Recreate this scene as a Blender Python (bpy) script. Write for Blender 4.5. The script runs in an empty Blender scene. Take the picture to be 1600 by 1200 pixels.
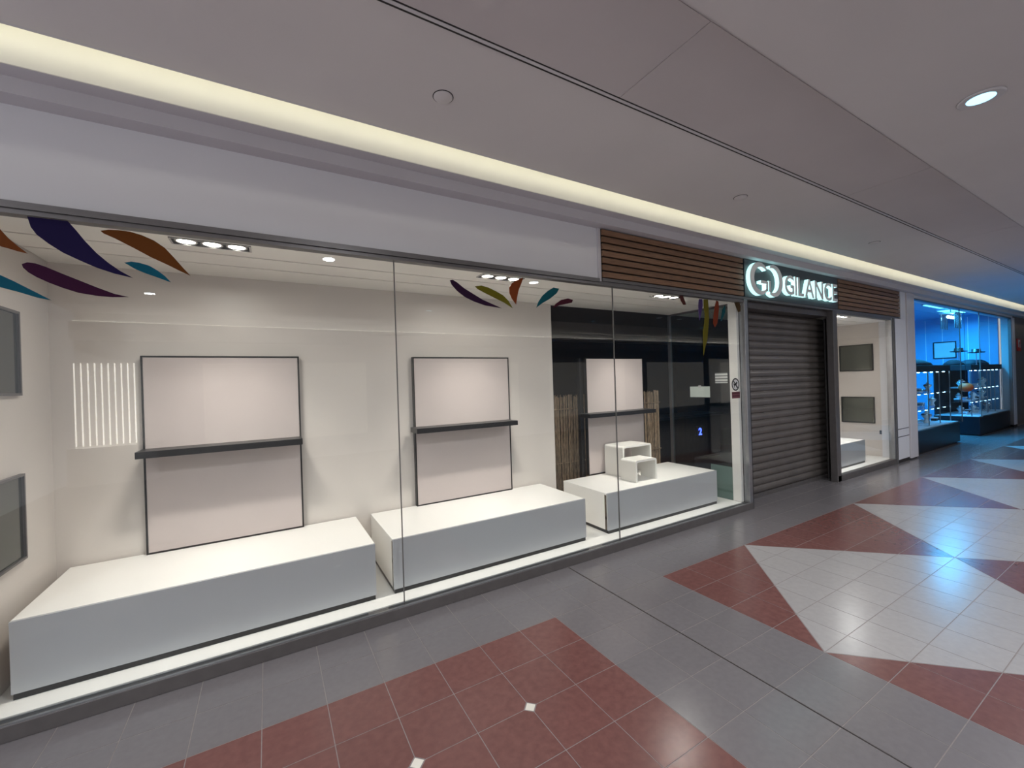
import bpy, bmesh, math, random
from mathutils import Vector, Matrix

random.seed(7)
scene = bpy.context.scene
COL = scene.collection

# ------------------------------------------------------------------ camera, world, exposure
cam_data = bpy.data.cameras.new('camera')
cam_data.sensor_width = 36.0
cam_data.lens = 36.0 * 652.925 / 1600.0
cam_data.clip_start = 0.05
cam = bpy.data.objects.new('camera', cam_data)
COL.objects.link(cam)
_r = Vector((0.86261167, -0.50488028, -0.03157562))
_u = Vector((0.02782481, -0.01496959, 0.99950072))
_f = Vector((0.50510087, 0.86305957, -0.00113525))
cam.matrix_world = Matrix(((_r.x, _u.x, -_f.x, 0.0), (_r.y, _u.y, -_f.y, 0.0),
                           (_r.z, _u.z, -_f.z, 1.65), (0, 0, 0, 1)))
scene.camera = cam

world = bpy.data.worlds.new('mall_ambient')
scene.world = world
world.use_nodes = True
world.node_tree.nodes['Background'].inputs['Color'].default_value = (0.86, 0.90, 1.0, 1)
world.node_tree.nodes['Background'].inputs['Strength'].default_value = 0.88

scene.view_settings.view_transform = 'Standard'
scene.view_settings.look = 'None'
scene.view_settings.gamma = 1.0
scene.view_settings.use_curve_mapping = False
scene.view_settings.exposure = 0.0

DOWNLIGHT_W = 33.0
DISPLAY_W = 7.0
DISPLAY_BEAM_W = 6.4
COVE_E = 6.4
BLUE_W = 150.0

# ------------------------------------------------------------------ materials
def lin(c):
    return tuple(((v / 12.92) if v <= 0.04045 else ((v + 0.055) / 1.055) ** 2.4) for v in (x / 255.0 for x in c))

def mat(name, rgb, rough=0.5, metal=0.0, var=0.06, nscale=6.0, bump=0.0, bscale=60.0, emit=None, estr=0.0,
        spec=0.5, rand=0.0, stretch=None, coat=0.0):
    m = bpy.data.materials.new(name); m.use_nodes = True
    nt = m.node_tree; b = nt.nodes['Principled BSDF']
    c = lin(rgb)
    b.inputs['Roughness'].default_value = rough
    b.inputs['Metallic'].default_value = metal
    b.inputs['Specular IOR Level'].default_value = spec
    b.inputs['Coat Weight'].default_value = coat
    b.inputs['Coat Roughness'].default_value = 0.08
    geo = nt.nodes.new('ShaderNodeNewGeometry')
    vec = geo.outputs['Position']
    if stretch:
        mp = nt.nodes.new('ShaderNodeMapping'); mp.inputs['Scale'].default_value = stretch
        nt.links.new(vec, mp.inputs['Vector']); vec = mp.outputs['Vector']
    nz = nt.nodes.new('ShaderNodeTexNoise'); nz.inputs['Scale'].default_value = nscale
    nz.inputs['Detail'].default_value = 5.0
    nt.links.new(vec, nz.inputs['Vector'])
    rp = nt.nodes.new('ShaderNodeValToRGB')
    rp.color_ramp.elements[0].position = 0.3; rp.color_ramp.elements[1].position = 0.7
    rp.color_ramp.elements[0].color = tuple(max(0, v * (1 - var)) for v in c) + (1,)
    rp.color_ramp.elements[1].color = tuple(min(1, v * (1 + var)) for v in c) + (1,)
    nt.links.new(nz.outputs['Fac'], rp.inputs['Fac'])
    out = rp.outputs['Color']
    if rand > 0:
        oi = nt.nodes.new('ShaderNodeObjectInfo')
        mr = nt.nodes.new('ShaderNodeMapRange')
        mr.inputs['To Min'].default_value = 1 - rand; mr.inputs['To Max'].default_value = 1 + rand
        nt.links.new(oi.outputs['Random'], mr.inputs['Value'])
        vm = nt.nodes.new('ShaderNodeVectorMath'); vm.operation = 'SCALE'
        nt.links.new(out, vm.inputs[0]); nt.links.new(mr.outputs['Result'], vm.inputs['Scale'])
        out = vm.outputs['Vector']
    nt.links.new(out, b.inputs['Base Color'])
    if bump > 0:
        n2 = nt.nodes.new('ShaderNodeTexNoise'); n2.inputs['Scale'].default_value = bscale
        nt.links.new(vec, n2.inputs['Vector'])
        bp = nt.nodes.new('ShaderNodeBump'); bp.inputs['Strength'].default_value = bump
        bp.inputs['Distance'].default_value = 0.004
        nt.links.new(n2.outputs['Fac'], bp.inputs['Height'])
        nt.links.new(bp.outputs['Normal'], b.inputs['Normal'])
    if emit:
        b.inputs['Emission Color'].default_value = lin(emit) + (1,)
        b.inputs['Emission Strength'].default_value = estr
    return m

def glass(name, tint=(0.97, 0.985, 0.98), base=0.036, top=0.6):
    """Thin clear pane: straight transmission plus a mirror reflection that grows towards grazing."""
    m = bpy.data.materials.new(name); m.use_nodes = True
    nt = m.node_tree
    for n in list(nt.nodes):
        if n.type != 'OUTPUT_MATERIAL': nt.nodes.remove(n)
    o = [n for n in nt.nodes if n.type == 'OUTPUT_MATERIAL'][0]
    tr = nt.nodes.new('ShaderNodeBsdfTransparent'); tr.inputs['Color'].default_value = tint + (1,)
    gl = nt.nodes.new('ShaderNodeBsdfGlossy'); gl.inputs['Roughness'].default_value = 0.0
    lw = nt.nodes.new('ShaderNodeLayerWeight'); lw.inputs['Blend'].default_value = 0.5
    pw = nt.nodes.new('ShaderNodeMath'); pw.operation = 'POWER'; pw.inputs[1].default_value = 5.0
    nt.links.new(lw.outputs['Facing'], pw.inputs[0])
    ma = nt.nodes.new('ShaderNodeMath'); ma.operation = 'MULTIPLY_ADD'
    ma.inputs[1].default_value = top; ma.inputs[2].default_value = base
    nt.links.new(pw.outputs[0], ma.inputs[0])
    mx = nt.nodes.new('ShaderNodeMixShader')
    nt.links.new(ma.outputs[0], mx.inputs['Fac'])
    nt.links.new(tr.outputs[0], mx.inputs[1]); nt.links.new(gl.outputs[0], mx.inputs[2])
    nt.links.new(mx.outputs[0], o.inputs['Surface'])
    return m

def lines_mat(name, paper, ink, scale):
    m = mat(name, paper, 0.6)
    nt = m.node_tree; b = nt.nodes['Principled BSDF']
    geo = nt.nodes.new('ShaderNodeNewGeometry')
    w = nt.nodes.new('ShaderNodeTexWave'); w.bands_direction = 'Z'; w.inputs['Scale'].default_value = scale
    nt.links.new(geo.outputs['Position'], w.inputs['Vector'])
    rp = nt.nodes.new('ShaderNodeValToRGB'); rp.color_ramp.interpolation = 'CONSTANT'
    rp.color_ramp.elements[0].color = lin(ink) + (1,); rp.color_ramp.elements[1].color = lin(paper) + (1,)
    rp.color_ramp.elements[1].position = 0.3
    nt.links.new(w.outputs['Fac'], rp.inputs['Fac'])
    nt.links.new(rp.outputs['Color'], b.inputs['Base Color'])
    return m

MT = {
    'plaster': mat('painted_plaster', (205, 202, 206), 0.75, var=0.025, nscale=2.0, bump=0.04, bscale=220),
    'ceiling': mat('ceiling_board', (212, 207, 208), 0.85, var=0.03, nscale=1.2, bump=0.05, bscale=240),
    'perforated': mat('perforated_panel', (198, 191, 193), 0.85, var=0.03, nscale=1.5, bump=0.1, bscale=300),
    'cove': mat('cove_paint', (240, 238, 226), 0.8, var=0.015),
    'fascia': mat('fascia_laminate', (224, 224, 228), 0.55, var=0.02, nscale=1.0),
    'display_wall': mat('gloss_white_wall', (214, 206, 199), 0.35, var=0.02, nscale=1.5),
    'display_ceiling': mat('plank_ceiling_white', (252, 248, 240), 0.5, var=0.03, nscale=3),
    'panel': mat('panel_laminate', (198, 186, 182), 0.4, var=0.015),
    'white': mat('white_lacquer', (244, 241, 236), 0.3, var=0.015),
    'platform_shaded': mat('shaded_white_lacquer', (180, 181, 184), 0.25, var=0.015),  # white lacquer greyed: the front's shade is put into the colour
    'acrylic': mat('white_acrylic', (240, 237, 230), 0.18, var=0.01),
    'black': mat('black_laminate', (20, 19, 20), 0.35, var=0.1),
    'darkmetal': mat('dark_steel', (100, 96, 95), 0.35, 0.3, var=0.08, nscale=12),
    'steel': mat('brushed_steel', (165, 166, 168), 0.28, 0.85, var=0.05, nscale=20),
    'alu': mat('satin_aluminium', (120, 118, 118), 0.4, 0.6, var=0.05, nscale=14),
    'mirrorside': mat('bronze_mirror', (96, 86, 76), 0.08, 0.9, var=0.04),
    'shutter': mat('shutter_steel', (118, 112, 108), 0.42, 0.55, var=0.12, nscale=3.5, bump=0.05, bscale=40),
    'wood': mat('teak_slat', (126, 94, 70), 0.5, var=0.30, nscale=7, stretch=(0.9, 10, 16), rand=0.12),
    'signpanel': mat('sign_panel_charcoal', (62, 68, 74), 0.4, var=0.06),
    'letterface': mat('letter_face_grey', (240, 244, 246), 0.35, 0.0),
    'letterglow': mat('letter_side_glow', (225, 250, 248), 0.5, emit=(190, 252, 250), estr=1.3),
    'darkshop': mat('unlit_shop_dark', (30, 26, 24), 0.6, var=0.2, nscale=2),  # near-black brown carries the gloom of the unlit closed shop
    'reed': mat('dry_reed', (160, 138, 112), 0.7, var=0.6, nscale=9, stretch=(14, 14, 1.5)),
    'red': mat('red_tile', (112, 75, 71), 0.22, var=0.13, nscale=26, bump=0.03, bscale=90, rand=0.05),
    'grey': mat('grey_tile', (115, 111, 113), 0.2, var=0.05, nscale=30, bump=0.02, bscale=90, rand=0.025, spec=0.8),
    'whitetile': mat('off_white_tile', (162, 159, 158), 0.22, var=0.04, nscale=24, bump=0.02, bscale=90, rand=0.025),
    'inset': mat('cream_inset_tile', (226, 222, 210), 0.3),
    'grout': mat('grout', (132, 124, 122), 0.9, var=0.1, nscale=40),
    'jointfill': mat('joint_sealant', (42, 38, 38), 0.7),
    'glass': glass('shop_glass'),
    'glass_side': glass('return_glass', (0.86, 0.93, 0.91), 0.05, 0.8),
    'glass_case': glass('case_glass', (0.93, 0.97, 1.0), 0.05, 0.6),
    'lobbylight': mat('lit_lobby_teal', (150, 160, 158), 0.3, var=0.05),
    'seal': mat('glass_seal', (100, 98, 96), 0.4),
    'lens': mat('spot_lens', (255, 250, 240), 0.3, emit=(255, 246, 232), estr=14.0),
    'reflector': mat('spot_reflector', (200, 200, 200), 0.2, 0.8),
    'led': mat('cove_led', (255, 250, 230), 0.5, emit=(255, 252, 236), estr=COVE_E),
    'tube': mat('led_tube', (255, 252, 245), 0.4, emit=(255, 250, 238), estr=9.0),
    'downglow': mat('downlight_glow', (200, 240, 255), 0.4, emit=(150, 222, 255), estr=2.4),
    'downcan': mat('downlight_reflector', (150, 165, 175), 0.15, 0.9),
    'mirror_dark': mat('smoked_mirror', (92, 95, 89), 0.12, 0.75, var=0.03),
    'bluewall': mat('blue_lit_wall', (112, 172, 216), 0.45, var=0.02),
    'bluepanel': mat('blue_ceiling_panel', (190, 240, 255), 0.4, emit=(110, 222, 255), estr=3.0),
    'bluespot': mat('case_spot', (220, 245, 255), 0.4, emit=(170, 225, 255), estr=12.0),
    'navyplinth': mat('dark_plinth', (28, 31, 38), 0.3, var=0.08, spec=0.3),
    'velvet': mat('dark_velvet', (20, 26, 36), 0.8),
    'silver': mat('silver_jewellery', (215, 222, 230), 0.15, 0.9),
    'bust': mat('pale_display_stand', (206, 220, 230), 0.45),
    'orange': mat('orange_paper', (214, 84, 30), 0.6),
    'fire': mat('fire_sign_red', (190, 34, 34), 0.45),
    'paper': lines_mat('printed_notice', (222, 224, 220), (120, 122, 122), 8.5),
    'plainpaper': mat('plain_paper', (216, 226, 218), 0.7),
    'maroon': lines_mat('maroon_label', (72, 22, 32), (110, 60, 68), 9.0),
    'sticker': mat('sticker_white', (206, 206, 204), 0.6),
    'ink': mat('sticker_black', (18, 18, 18), 0.6),
    'endwall': mat('far_wall_paint', (120, 112, 108), 0.7),
    'opposite': mat('opposite_wall_paint', (196, 194, 196), 0.7),
    'fill_window': mat('opposite_fill_window', (220, 215, 205), 0.6, emit=(250, 242, 232), estr=0.35),
    'bluedigit': mat('blue_led_digit', (120, 150, 255), 0.4, emit=(70, 90, 255), estr=6.0),
}

# ------------------------------------------------------------------ mesh helpers
ORIGIN = {}

def box(bm, x0, x1, y0, y1, z0, z1, mi=0):
    vs = [bm.verts.new(p) for p in ((x0, y0, z0), (x1, y0, z0), (x1, y1, z0), (x0, y1, z0),
                                    (x0, y0, z1), (x1, y0, z1), (x1, y1, z1), (x0, y1, z1))]
    for q in ((0, 3, 2, 1), (4, 5, 6, 7), (0, 1, 5, 4), (1, 2, 6, 5), (2, 3, 7, 6), (3, 0, 4, 7)):
        bm.faces.new([vs[i] for i in q]).material_index = mi
    return vs

def B(*boxes, bevel=0.0, seg=2):
    bm = bmesh.new()
    for b in boxes: box(bm, *b)
    if bevel:
        bmesh.ops.bevel(bm, geom=list(bm.edges), offset=bevel, segments=seg, affect='EDGES', profile=0.5)
    return bm

def prism(pts, axis, a0, a1, bm=None):
    """Extrude a 2D outline. axis 'x': pts are (y,z); 'y': pts are (x,z); 'z': pts are (x,y)."""
    bm = bm or bmesh.new()
    def P(p, a):
        return {'x': (a, p[0], p[1]), 'y': (p[0], a, p[1]), 'z': (p[0], p[1], a)}[axis]
    lo = [bm.verts.new(P(p, a0)) for p in pts]; hi = [bm.verts.new(P(p, a1)) for p in pts]
    bm.faces.new(lo); bm.faces.new(hi)
    n = len(pts)
    for i in range(n):
        bm.faces.new((lo[i], lo[(i + 1) % n], hi[(i + 1) % n], hi[i]))
    bmesh.ops.recalc_face_normals(bm, faces=bm.faces)
    return bm

def lathe(prof, c, axis='z', n=24, bm=None):
    """Revolve (radius, height) pairs about an axis through c."""
    bm = bm or bmesh.new(); rings = []
    for r, h in prof:
        ring = []
        for i in range(n):
            a = 2 * math.pi * i / n
            u, v = r * math.cos(a), r * math.sin(a)
            p = {'z': (c[0] + u, c[1] + v, c[2] + h), 'y': (c[0] + u, c[1] + h, c[2] + v), 'x': (c[0] + h, c[1] + u, c[2] + v)}[axis]
            ring.append(bm.verts.new(p))
        rings.append(ring)
    for a, b in zip(rings, rings[1:]):
        for i in range(n):
            bm.faces.new((a[i], a[(i + 1) % n], b[(i + 1) % n], b[i]))
    bm.faces.new(rings[0]); bm.faces.new(rings[-1])
    bmesh.ops.recalc_face_normals(bm, faces=bm.faces)
    return bm

def mesh_obj(name, bm, m, parent=None, smooth=False, at=None):
    me = bpy.data.meshes.new(name)
    if parent is not None:
        org = ORIGIN[parent.name]
    elif at is not None:
        org = Vector(at)
    else:
        xs = [v.co for v in bm.verts]
        org = Vector(((min(v.x for v in xs) + max(v.x for v in xs)) / 2, (min(v.y for v in xs) + max(v.y for v in xs)) / 2,
                      min(v.z for v in xs)))
    bmesh.ops.translate(bm, verts=bm.verts, vec=-org)
    bm.to_mesh(me); bm.free()
    for mm in (m if isinstance(m, (list, tuple)) else [m]):
        me.materials.append(MT[mm] if isinstance(mm, str) else mm)
    if smooth:
        for p in me.polygons: p.use_smooth = True
    o = bpy.data.objects.new(name, me); COL.objects.link(o)
    if parent is not None: o.parent = parent
    else: o.location = org
    ORIGIN[o.name] = org
    return o

def tag(o, label, cat=None, group=None, kind=None):
    o['label'] = label
    if cat: o['category'] = cat
    if group: o['group'] = group
    if kind: o['kind'] = kind
    return o

def thing(name, loc, label, cat, group=None):
    o = bpy.data.objects.new(name, None); COL.objects.link(o)
    o.location = loc; o.empty_display_size = 0.1; ORIGIN[o.name] = Vector(loc)
    return tag(o, label, cat, group)

def setting(name, bm, m, label, parent=None):
    o = mesh_obj(name, bm, m, parent)
    o['kind'] = 'structure'; o['label'] = label
    return o

def setting_root(name, loc, label):
    o = bpy.data.objects.new(name, None); COL.objects.link(o)
    o.location = loc; ORIGIN[o.name] = Vector(loc); o['kind'] = 'structure'; o['label'] = label
    return o

def area_light(name, loc, target, size, size_y, watts, color, spread=180, parent=None):
    l = bpy.data.lights.new(name, 'AREA'); l.shape = 'RECTANGLE' if size_y else 'DISK'
    l.size = size
    if size_y: l.size_y = size_y
    l.energy = watts; l.color = color; l.spread = math.radians(spread)
    o = bpy.data.objects.new(name, l); COL.objects.link(o)
    d = Vector(target) - Vector(loc)
    o.rotation_euler = d.to_track_quat('-Z', 'Y').to_euler()
    if parent is not None:
        o.parent = parent; o.location = Vector(loc) - ORIGIN[parent.name]
    else: o.location = loc
    return o

# ================================================================== THE SETTING
XL, XR = -3.2, 24.0        # extent of the mall front
YF = 3.023                 # shopfront plane
YO = -5.2                  # opposite side of the mall

# ---- floor: grout bed, tiles (each a piece), joint, insets
floor = setting('floor', B((XL, XR, YO, 3.9, -0.08, -0.0009)), 'grout', 'polished tiled mall floor in grey, brick red and off white')
T = 0.295; GAP = 0.0022; TH = 0.008
Y0 = 2.405
XA, XB, XJ = 1.70, 2.805, 2.265
tile_mesh = {}
def tile_poly(kind, w, h):
    g = GAP
    x0, x1, y0, y1 = g, w - g, g, h - g
    c = 0.036
    return {'full': [(x0, y0), (x1, y0), (x1, y1), (x0, y1)],
            't_a': [(x0 , y0), (x1 - 2 * g, y0), (x0, y1 - 2 * g)], 't_b': [(x1, y1), (x0 + 2 * g, y1), (x1, y0 + 2 * g)],
            't_c': [(x0, y0 + 2 * g), (x1 - 2 * g, y1), (x0, y1)], 't_d': [(x0 + 2 * g, y0), (x1, y0), (x1, y1 - 2 * g)],
            'c00': [(x0 + c, y0), (x1, y0), (x1, y1), (x0, y1), (x0, y0 + c)],
            'c10': [(x0, y0), (x1 - c, y0), (x1, y0 + c), (x1, y1), (x0, y1)],
            'c11': [(x0, y0), (x1, y0), (x1, y1 - c), (x1 - c, y1), (x0, y1)],
            'c01': [(x0, y0), (x1, y0), (x1, y1), (x0 + c, y1), (x0, y1 - c)]}[kind]
def get_tile(kind, m, w, h):
    key = (kind, m, round(w, 4), round(h, 4))
    if key not in tile_mesh:
        bm = prism(tile_poly(kind, w, h), 'z', -TH, 0.0)
        me = bpy.data.meshes.new('tile'); bm.to_mesh(me); bm.free(); me.materials.append(MT[m])
        tile_mesh[key] = me
    return tile_mesh[key]

pieces = []     # (x, y, w, h, kind, material)
cols = []
x = XA
i = 0
while x > XL:
    cols.append((x - T, T, 'L', i)); x -= T; i += 1
hw = (XJ - 0.006 - XA) / 2
cols += [(XA, hw, 'G', 0), (XA + hw, hw, 'G', 0)]
hw2 = (XB - XJ - 0.006) / 2
cols += [(XJ + 0.006, hw2, 'G', 0), (XJ + 0.006 + hw2, hw2, 'G', 0)]
x = XB; i = 0
while x < XR:
    cols.append((x, T, 'R', i)); x += T; i += 1
rows = [(Y0 + T * j, j) for j in range(-26, 2)]
for cx, cw, zone, ci in cols:
    for ry, rj in rows:
        if zone == 'G' or rj >= 0 or rj < -8:
            pieces.append((cx, ry, cw, T, 'full', 'grey'))
        elif zone == 'L':
            # inset corner where two tiles from the edge meet, every second joint
            left_even = (ci + 1) % 2 == 0; top_even = (-(rj + 1)) % 2 == 0
            kx = ci + 1 if left_even else ci; ky = -(rj + 1) if top_even else -rj
            if kx == 0 or ky == 0 or ky == 8:
                pieces.append((cx, ry, cw, T, 'full', 'red'))
            else:
                k = 'c' + ('0' if left_even else '1') + ('1' if top_even else '0')
                pieces.append((cx, ry, cw, T, k, 'red'))
        else:
            # white diamonds, eight tiles across, on red
            u = ci % 8; v = -rj - 1            # v = 0 top row .. 7
            uu = u if u < 4 else 7 - u; vv = v if v < 4 else 7 - v
            s = uu + vv
            if s < 3: pieces.append((cx, ry, cw, T, 'full', 'red'))
            elif s > 3: pieces.append((cx, ry, cw, T, 'full', 'whitetile'))
            else:
                if u < 4 and v < 4: a, b = ('t_c', 'red'), ('t_d', 'whitetile')
                elif u >= 4 and v >= 4: a, b = ('t_c', 'whitetile'), ('t_d', 'red')
                elif u >= 4: a, b = ('t_b', 'red'), ('t_a', 'whitetile')
                else: a, b = ('t_b', 'whitetile'), ('t_a', 'red')
                pieces.append((cx, ry, cw, T) + a); pieces.append((cx, ry, cw, T) + b)
def in_view(px, py):
    d = Vector((px, py, -1.65)); zc = d.dot(_f)
    if zc < 0.3: return None
    ix = 800 + 652.9 * d.dot(_r) / zc; iy = 600 - 652.9 * d.dot(_u) / zc
    if -60 < ix < 1660 and iy < 1290: return zc
    return None
ranked = []
for p in pieces:
    z = in_view(p[0] + p[2] / 2, p[1] + p[3] / 2)
    ranked.append((z if z is not None else 1e6, p))
ranked.sort(key=lambda t: t[0])
singles = [p for z, p in ranked[:298] if z < 1e6]
rest = [p for z, p in ranked[len(singles):]]
for px, py, w, h, kind, m in singles:
    o = bpy.data.objects.new('tile', get_tile(kind, m, w, h)); COL.objects.link(o)
    o.parent = floor; o.location = Vector((px, py, 0.0)) - ORIGIN[floor.name]
for cx, cw, zone, ci in cols:          # tiles that run on into the shutter recess and the open shop
    for j in range(2, 6):
        ry = Y0 + T * j
        if (j == 2 and 5.19 < cx + cw and cx < 7.74) or (10.65 < cx < 17.6):
            w_ = cw if not (cx < 7.74 < cx + cw) else 7.74 - cx
            rest.append((cx, ry, w_, T, 'full', 'grey'))
bm = bmesh.new(); midx = {'grey': 0, 'red': 1, 'whitetile': 2}
for px, py, w, h, kind, m in rest:
    vs = tile_poly(kind, w, h)
    f = bm.faces.new([bm.verts.new((px + a, py + b, 0.0)) for a, b in vs]); f.material_index = midx[m]
    if f.normal.z < 0: f.normal_flip()
tf = mesh_obj('tile_field', bm, ['grey', 'red', 'whitetile'], floor); tf['kind'] = 'stuff'
bm = bmesh.new()
inset_me = None
for kx in range(2, 16, 2):
    for ky in (2, 4, 6):
        c = 0.031
        if inset_me is None:
            b2 = prism([(c, 0), (0, c), (-c, 0), (0, -c)], 'z', -TH, 0.0)
            inset_me = bpy.data.meshes.new('inset_tile'); b2.to_mesh(inset_me); b2.free(); inset_me.materials.append(MT['inset'])
        px, py = XA - kx * T, Y0 - ky * T
        if in_view(px, py) is None: continue
        o = bpy.data.objects.new('inset_tile', inset_me); COL.objects.link(o); o.parent = floor
        o.location = Vector((px, py, 0)) - ORIGIN[floor.name]
bm.free()
mesh_obj('expansion_joint', B((XJ - 0.005, XJ + 0.005, YO, 2.98, -0.006, -0.0004)), 'jointfill', floor)

# ---- mall ceiling, lit cove slot and stepped cornice
ZC = 3.30; YE = 2.69
ceil = setting('ceiling', B((XL, XR, YO, YE - 0.02, ZC, ZC + 0.03)), 'ceiling', 'flat grey painted mall ceiling with long seams')
mesh_obj('edge_lip', B((XL, XR, YE - 0.02, YE, ZC, ZC + 0.045)), 'plaster', ceil)
mesh_obj('seam_profile', B((XL, XR, 1.762, 1.768, ZC - 0.004, ZC - 0.0005)), 'jointfill', ceil)
mesh_obj('seam_profile', B((XL, XR, 1.788, 1.796, ZC - 0.006, ZC - 0.0005)), 'jointfill', ceil)
mesh_obj('seam_profile', B((XL, XR, 1.769, 1.787, ZC - 0.005, ZC - 0.001)), 'plaster', ceil)
for k in range(8):          # access panels of perforated board between seam and dropped band
    x0 = -1.06 + 2.88 * k
    mesh_obj('perforated_panel', B((x0, x0 + 2.874, 1.18, 1.76, ZC - 0.0035, ZC - 0.0005)), 'perforated', ceil)
ceiling_drop = setting('ceiling_drop', B((XL, XR, -2.9, 1.10, 3.20, ZC)), 'ceiling', 'dropped centre band of the mall ceiling')
trim = setting('trim_1', prism([(3.20, 3.11), (2.908, 3.11), (2.908, 3.19), (2.81, 3.19), (2.81, 3.60), (3.20, 3.60)], 'x', XL, XR), 'plaster',
               'stepped plaster cornice above the shopfronts')
mesh_obj('cove_face', B((XL, XR, 2.803, 2.81, 3.191, 3.60)), 'cove', trim)
setting('ceiling_cove', B((XL, XR, YE - 0.02, 2.81, 3.60, 3.62), (XL, XR, YE - 0.05, YE - 0.03, ZC + 0.035, 3.62)), 'cove', 'white lining of the ceiling light slot')
led = thing('cove_light', (10, 2.70, 3.32), 'long warm white light strip hidden in the ceiling slot above the shopfronts', 'light')
mesh_obj('diffuser', B((XL + 0.2, XR - 0.2, YE + 0.003, YE + 0.012, 3.325, 3.34)), 'led', led)

# ---- shopfront walls
wall_front = setting('wall_front', B((XL, 2.79, YF, 3.20, 2.60, 3.11), (9.95, 10.62, 3.06, 3.20, 2.60, 3.11), (10.62, 18.2, YF, 3.20, 3.045, 3.11),
                                     (XL, -1.36, YF, 3.20, 0.0, 2.60), (2.79, 9.95, 3.06, 3.20, 2.60, 3.11)), 'fascia', 'smooth pale grey fascia above the shop windows')
mesh_obj('edge_trim', B((2.758, 2.79, 3.005, 3.04, 2.60, 3.108)), 'plaster', wall_front)
setting('wall_right', B((18.2, XR, 3.03, 3.25, 0.0, 3.11)), 'endwall', 'dim brownish wall beyond the jewellery shop')
wall_back = setting('wall_back', B((-1.36, 2.90, 4.0, 4.10, 0.0, 2.62)), 'display_wall', 'glossy white back wall of the window display')
wall_left = setting('wall_left', B((-1.36, -1.26, 3.06, 4.0, 0.0, 2.62)), 'display_wall', 'white side wall at the near end of the window display')
# plank ceiling of the display
disp_c = setting('ceiling_display', B((-1.36, 9.8, 3.06, 4.10, 2.60, 2.64)), 'black', 'white plank ceiling inside the window display')
py = 3.075
for k, w in enumerate((0.295, 0.28, 0.425)):
    bmp = B((-1.255, 9.74, py, py + w - 0.018, 2.568, 2.60))
    if k == 0:
        bmp.free(); bmp = bmesh.new()
        holes = [(-0.47, -0.07), (1.565, 1.965), (3.68, 4.08), (7.87, 8.27)]
        x0 = -1.255
        for a, b in holes:
            box(bmp, x0, a, py, py + w - 0.018, 2.568, 2.60); x0 = b
            box(bmp, a, b, py, py + 0.018, 2.568, 2.60); box(bmp, a, b, 3.204, py + w - 0.018, 2.568, 2.60)
        box(bmp, x0, 9.74, py, py + w - 0.018, 2.568, 2.60)
    mesh_obj('plank', bmp, 'display_ceiling', disp_c)
    py += w
setting('floor_display', B((-1.26, 5.04, 3.06, 4.0, 0.02, 0.085), (7.80, 9.75, 3.06, 4.0, 0.02, 0.085), (7.53, 7.80, 3.06, 3.085, 0.02, 0.085)), 'white', 'white raised floor inside the window display')
setting('wall_display_right', B((9.75, 9.86, 3.06, 4.10, 0.0, 2.62)), 'display_wall', 'white side wall of the small right hand window')
setting('wall_display_rear', B((7.5, 9.75, 4.0, 4.10, 0.0, 2.62)), 'display_wall', 'white rear wall of the small right hand window')
# unlit shop room behind
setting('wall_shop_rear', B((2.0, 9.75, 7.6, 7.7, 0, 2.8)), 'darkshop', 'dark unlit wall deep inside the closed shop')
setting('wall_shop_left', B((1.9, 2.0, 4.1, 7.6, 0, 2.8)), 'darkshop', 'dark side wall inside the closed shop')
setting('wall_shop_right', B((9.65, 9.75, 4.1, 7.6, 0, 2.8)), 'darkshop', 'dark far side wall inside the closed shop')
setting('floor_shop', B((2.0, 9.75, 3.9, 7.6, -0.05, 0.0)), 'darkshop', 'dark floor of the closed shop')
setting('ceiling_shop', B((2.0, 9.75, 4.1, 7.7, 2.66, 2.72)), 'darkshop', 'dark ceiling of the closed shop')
setting('trim_2', B((2.9, 9.65, 5.6, 5.9, 2.36, 2.66)), 'endwall', 'grey soffit beam inside the closed shop')

# ---- window_1: frameless glazing with base rail, head, jamb and return
w1 = setting_root('window_1', (1.8, YF, 0), 'long frameless shop window in a dark metal base rail')
def pane(parent, x0, x1, z0, z1, y=3.010, m='glass'):
    return mesh_obj('pane', B((x0, x1, y, y + 0.010, z0, z1)), m, parent)
for a, b in ((-1.36, 0.806), (0.812, 2.928), (2.934, 5.09)):
    pane(w1, a, b, 0.07, 2.575)
for xj in (0.809, 2.931):
    mesh_obj('glass_seal', B((xj - 0.003, xj + 0.003, 3.009, 3.021, 0.085, 2.56)), 'seal', w1)
rail = mesh_obj('base_rail', B((-1.36, 5.17, 2.985, 3.06, 0.0, 0.078), bevel=0.003), 'darkmetal', w1)
mesh_obj('rail_lip', B((-1.36, 5.10, 2.988, 3.004, 0.078, 0.086)), 'steel', rail)
mesh_obj('glazing_bead', B((-1.36, 0.56, 3.026, 3.036, 0.078, 0.092), (0.70, 2.55, 3.026, 3.036, 0.078, 0.092), (2.72, 5.05, 3.026, 3.036, 0.078, 0.092)), 'steel', rail)
mesh_obj('head_rail', B((-1.36, 5.10, 2.992, 3.055, 2.562, 2.582), (-1.36, 5.10, 3.0, 3.06, 2.582, 2.60)), 'alu', w1)
mesh_obj('head_profile', B((-1.36, 2.75, 2.984, 3.022, 2.588, 2.622)), 'alu', w1)
jamb = mesh_obj('jamb', B((5.10, 5.165, 2.985, 3.06, 0.078, 2.60), bevel=0.004), 'steel', w1)
mesh_obj('jamb_side', B((5.165, 5.185, 2.99, 3.20, 0.0, 2.60)), 'black', jamb)
mesh_obj('reflection_post', B((5.045, 5.095, 3.062, 3.17, 0.085, 2.568), bevel=0.002), 'white', w1)  # white post, its full height also standing in for a bright reflection
ret = mesh_obj('return_pane', B((5.05, 5.06, 3.172, 4.05, 0.05, 2.55)), 'glass_side', w1)
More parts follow.
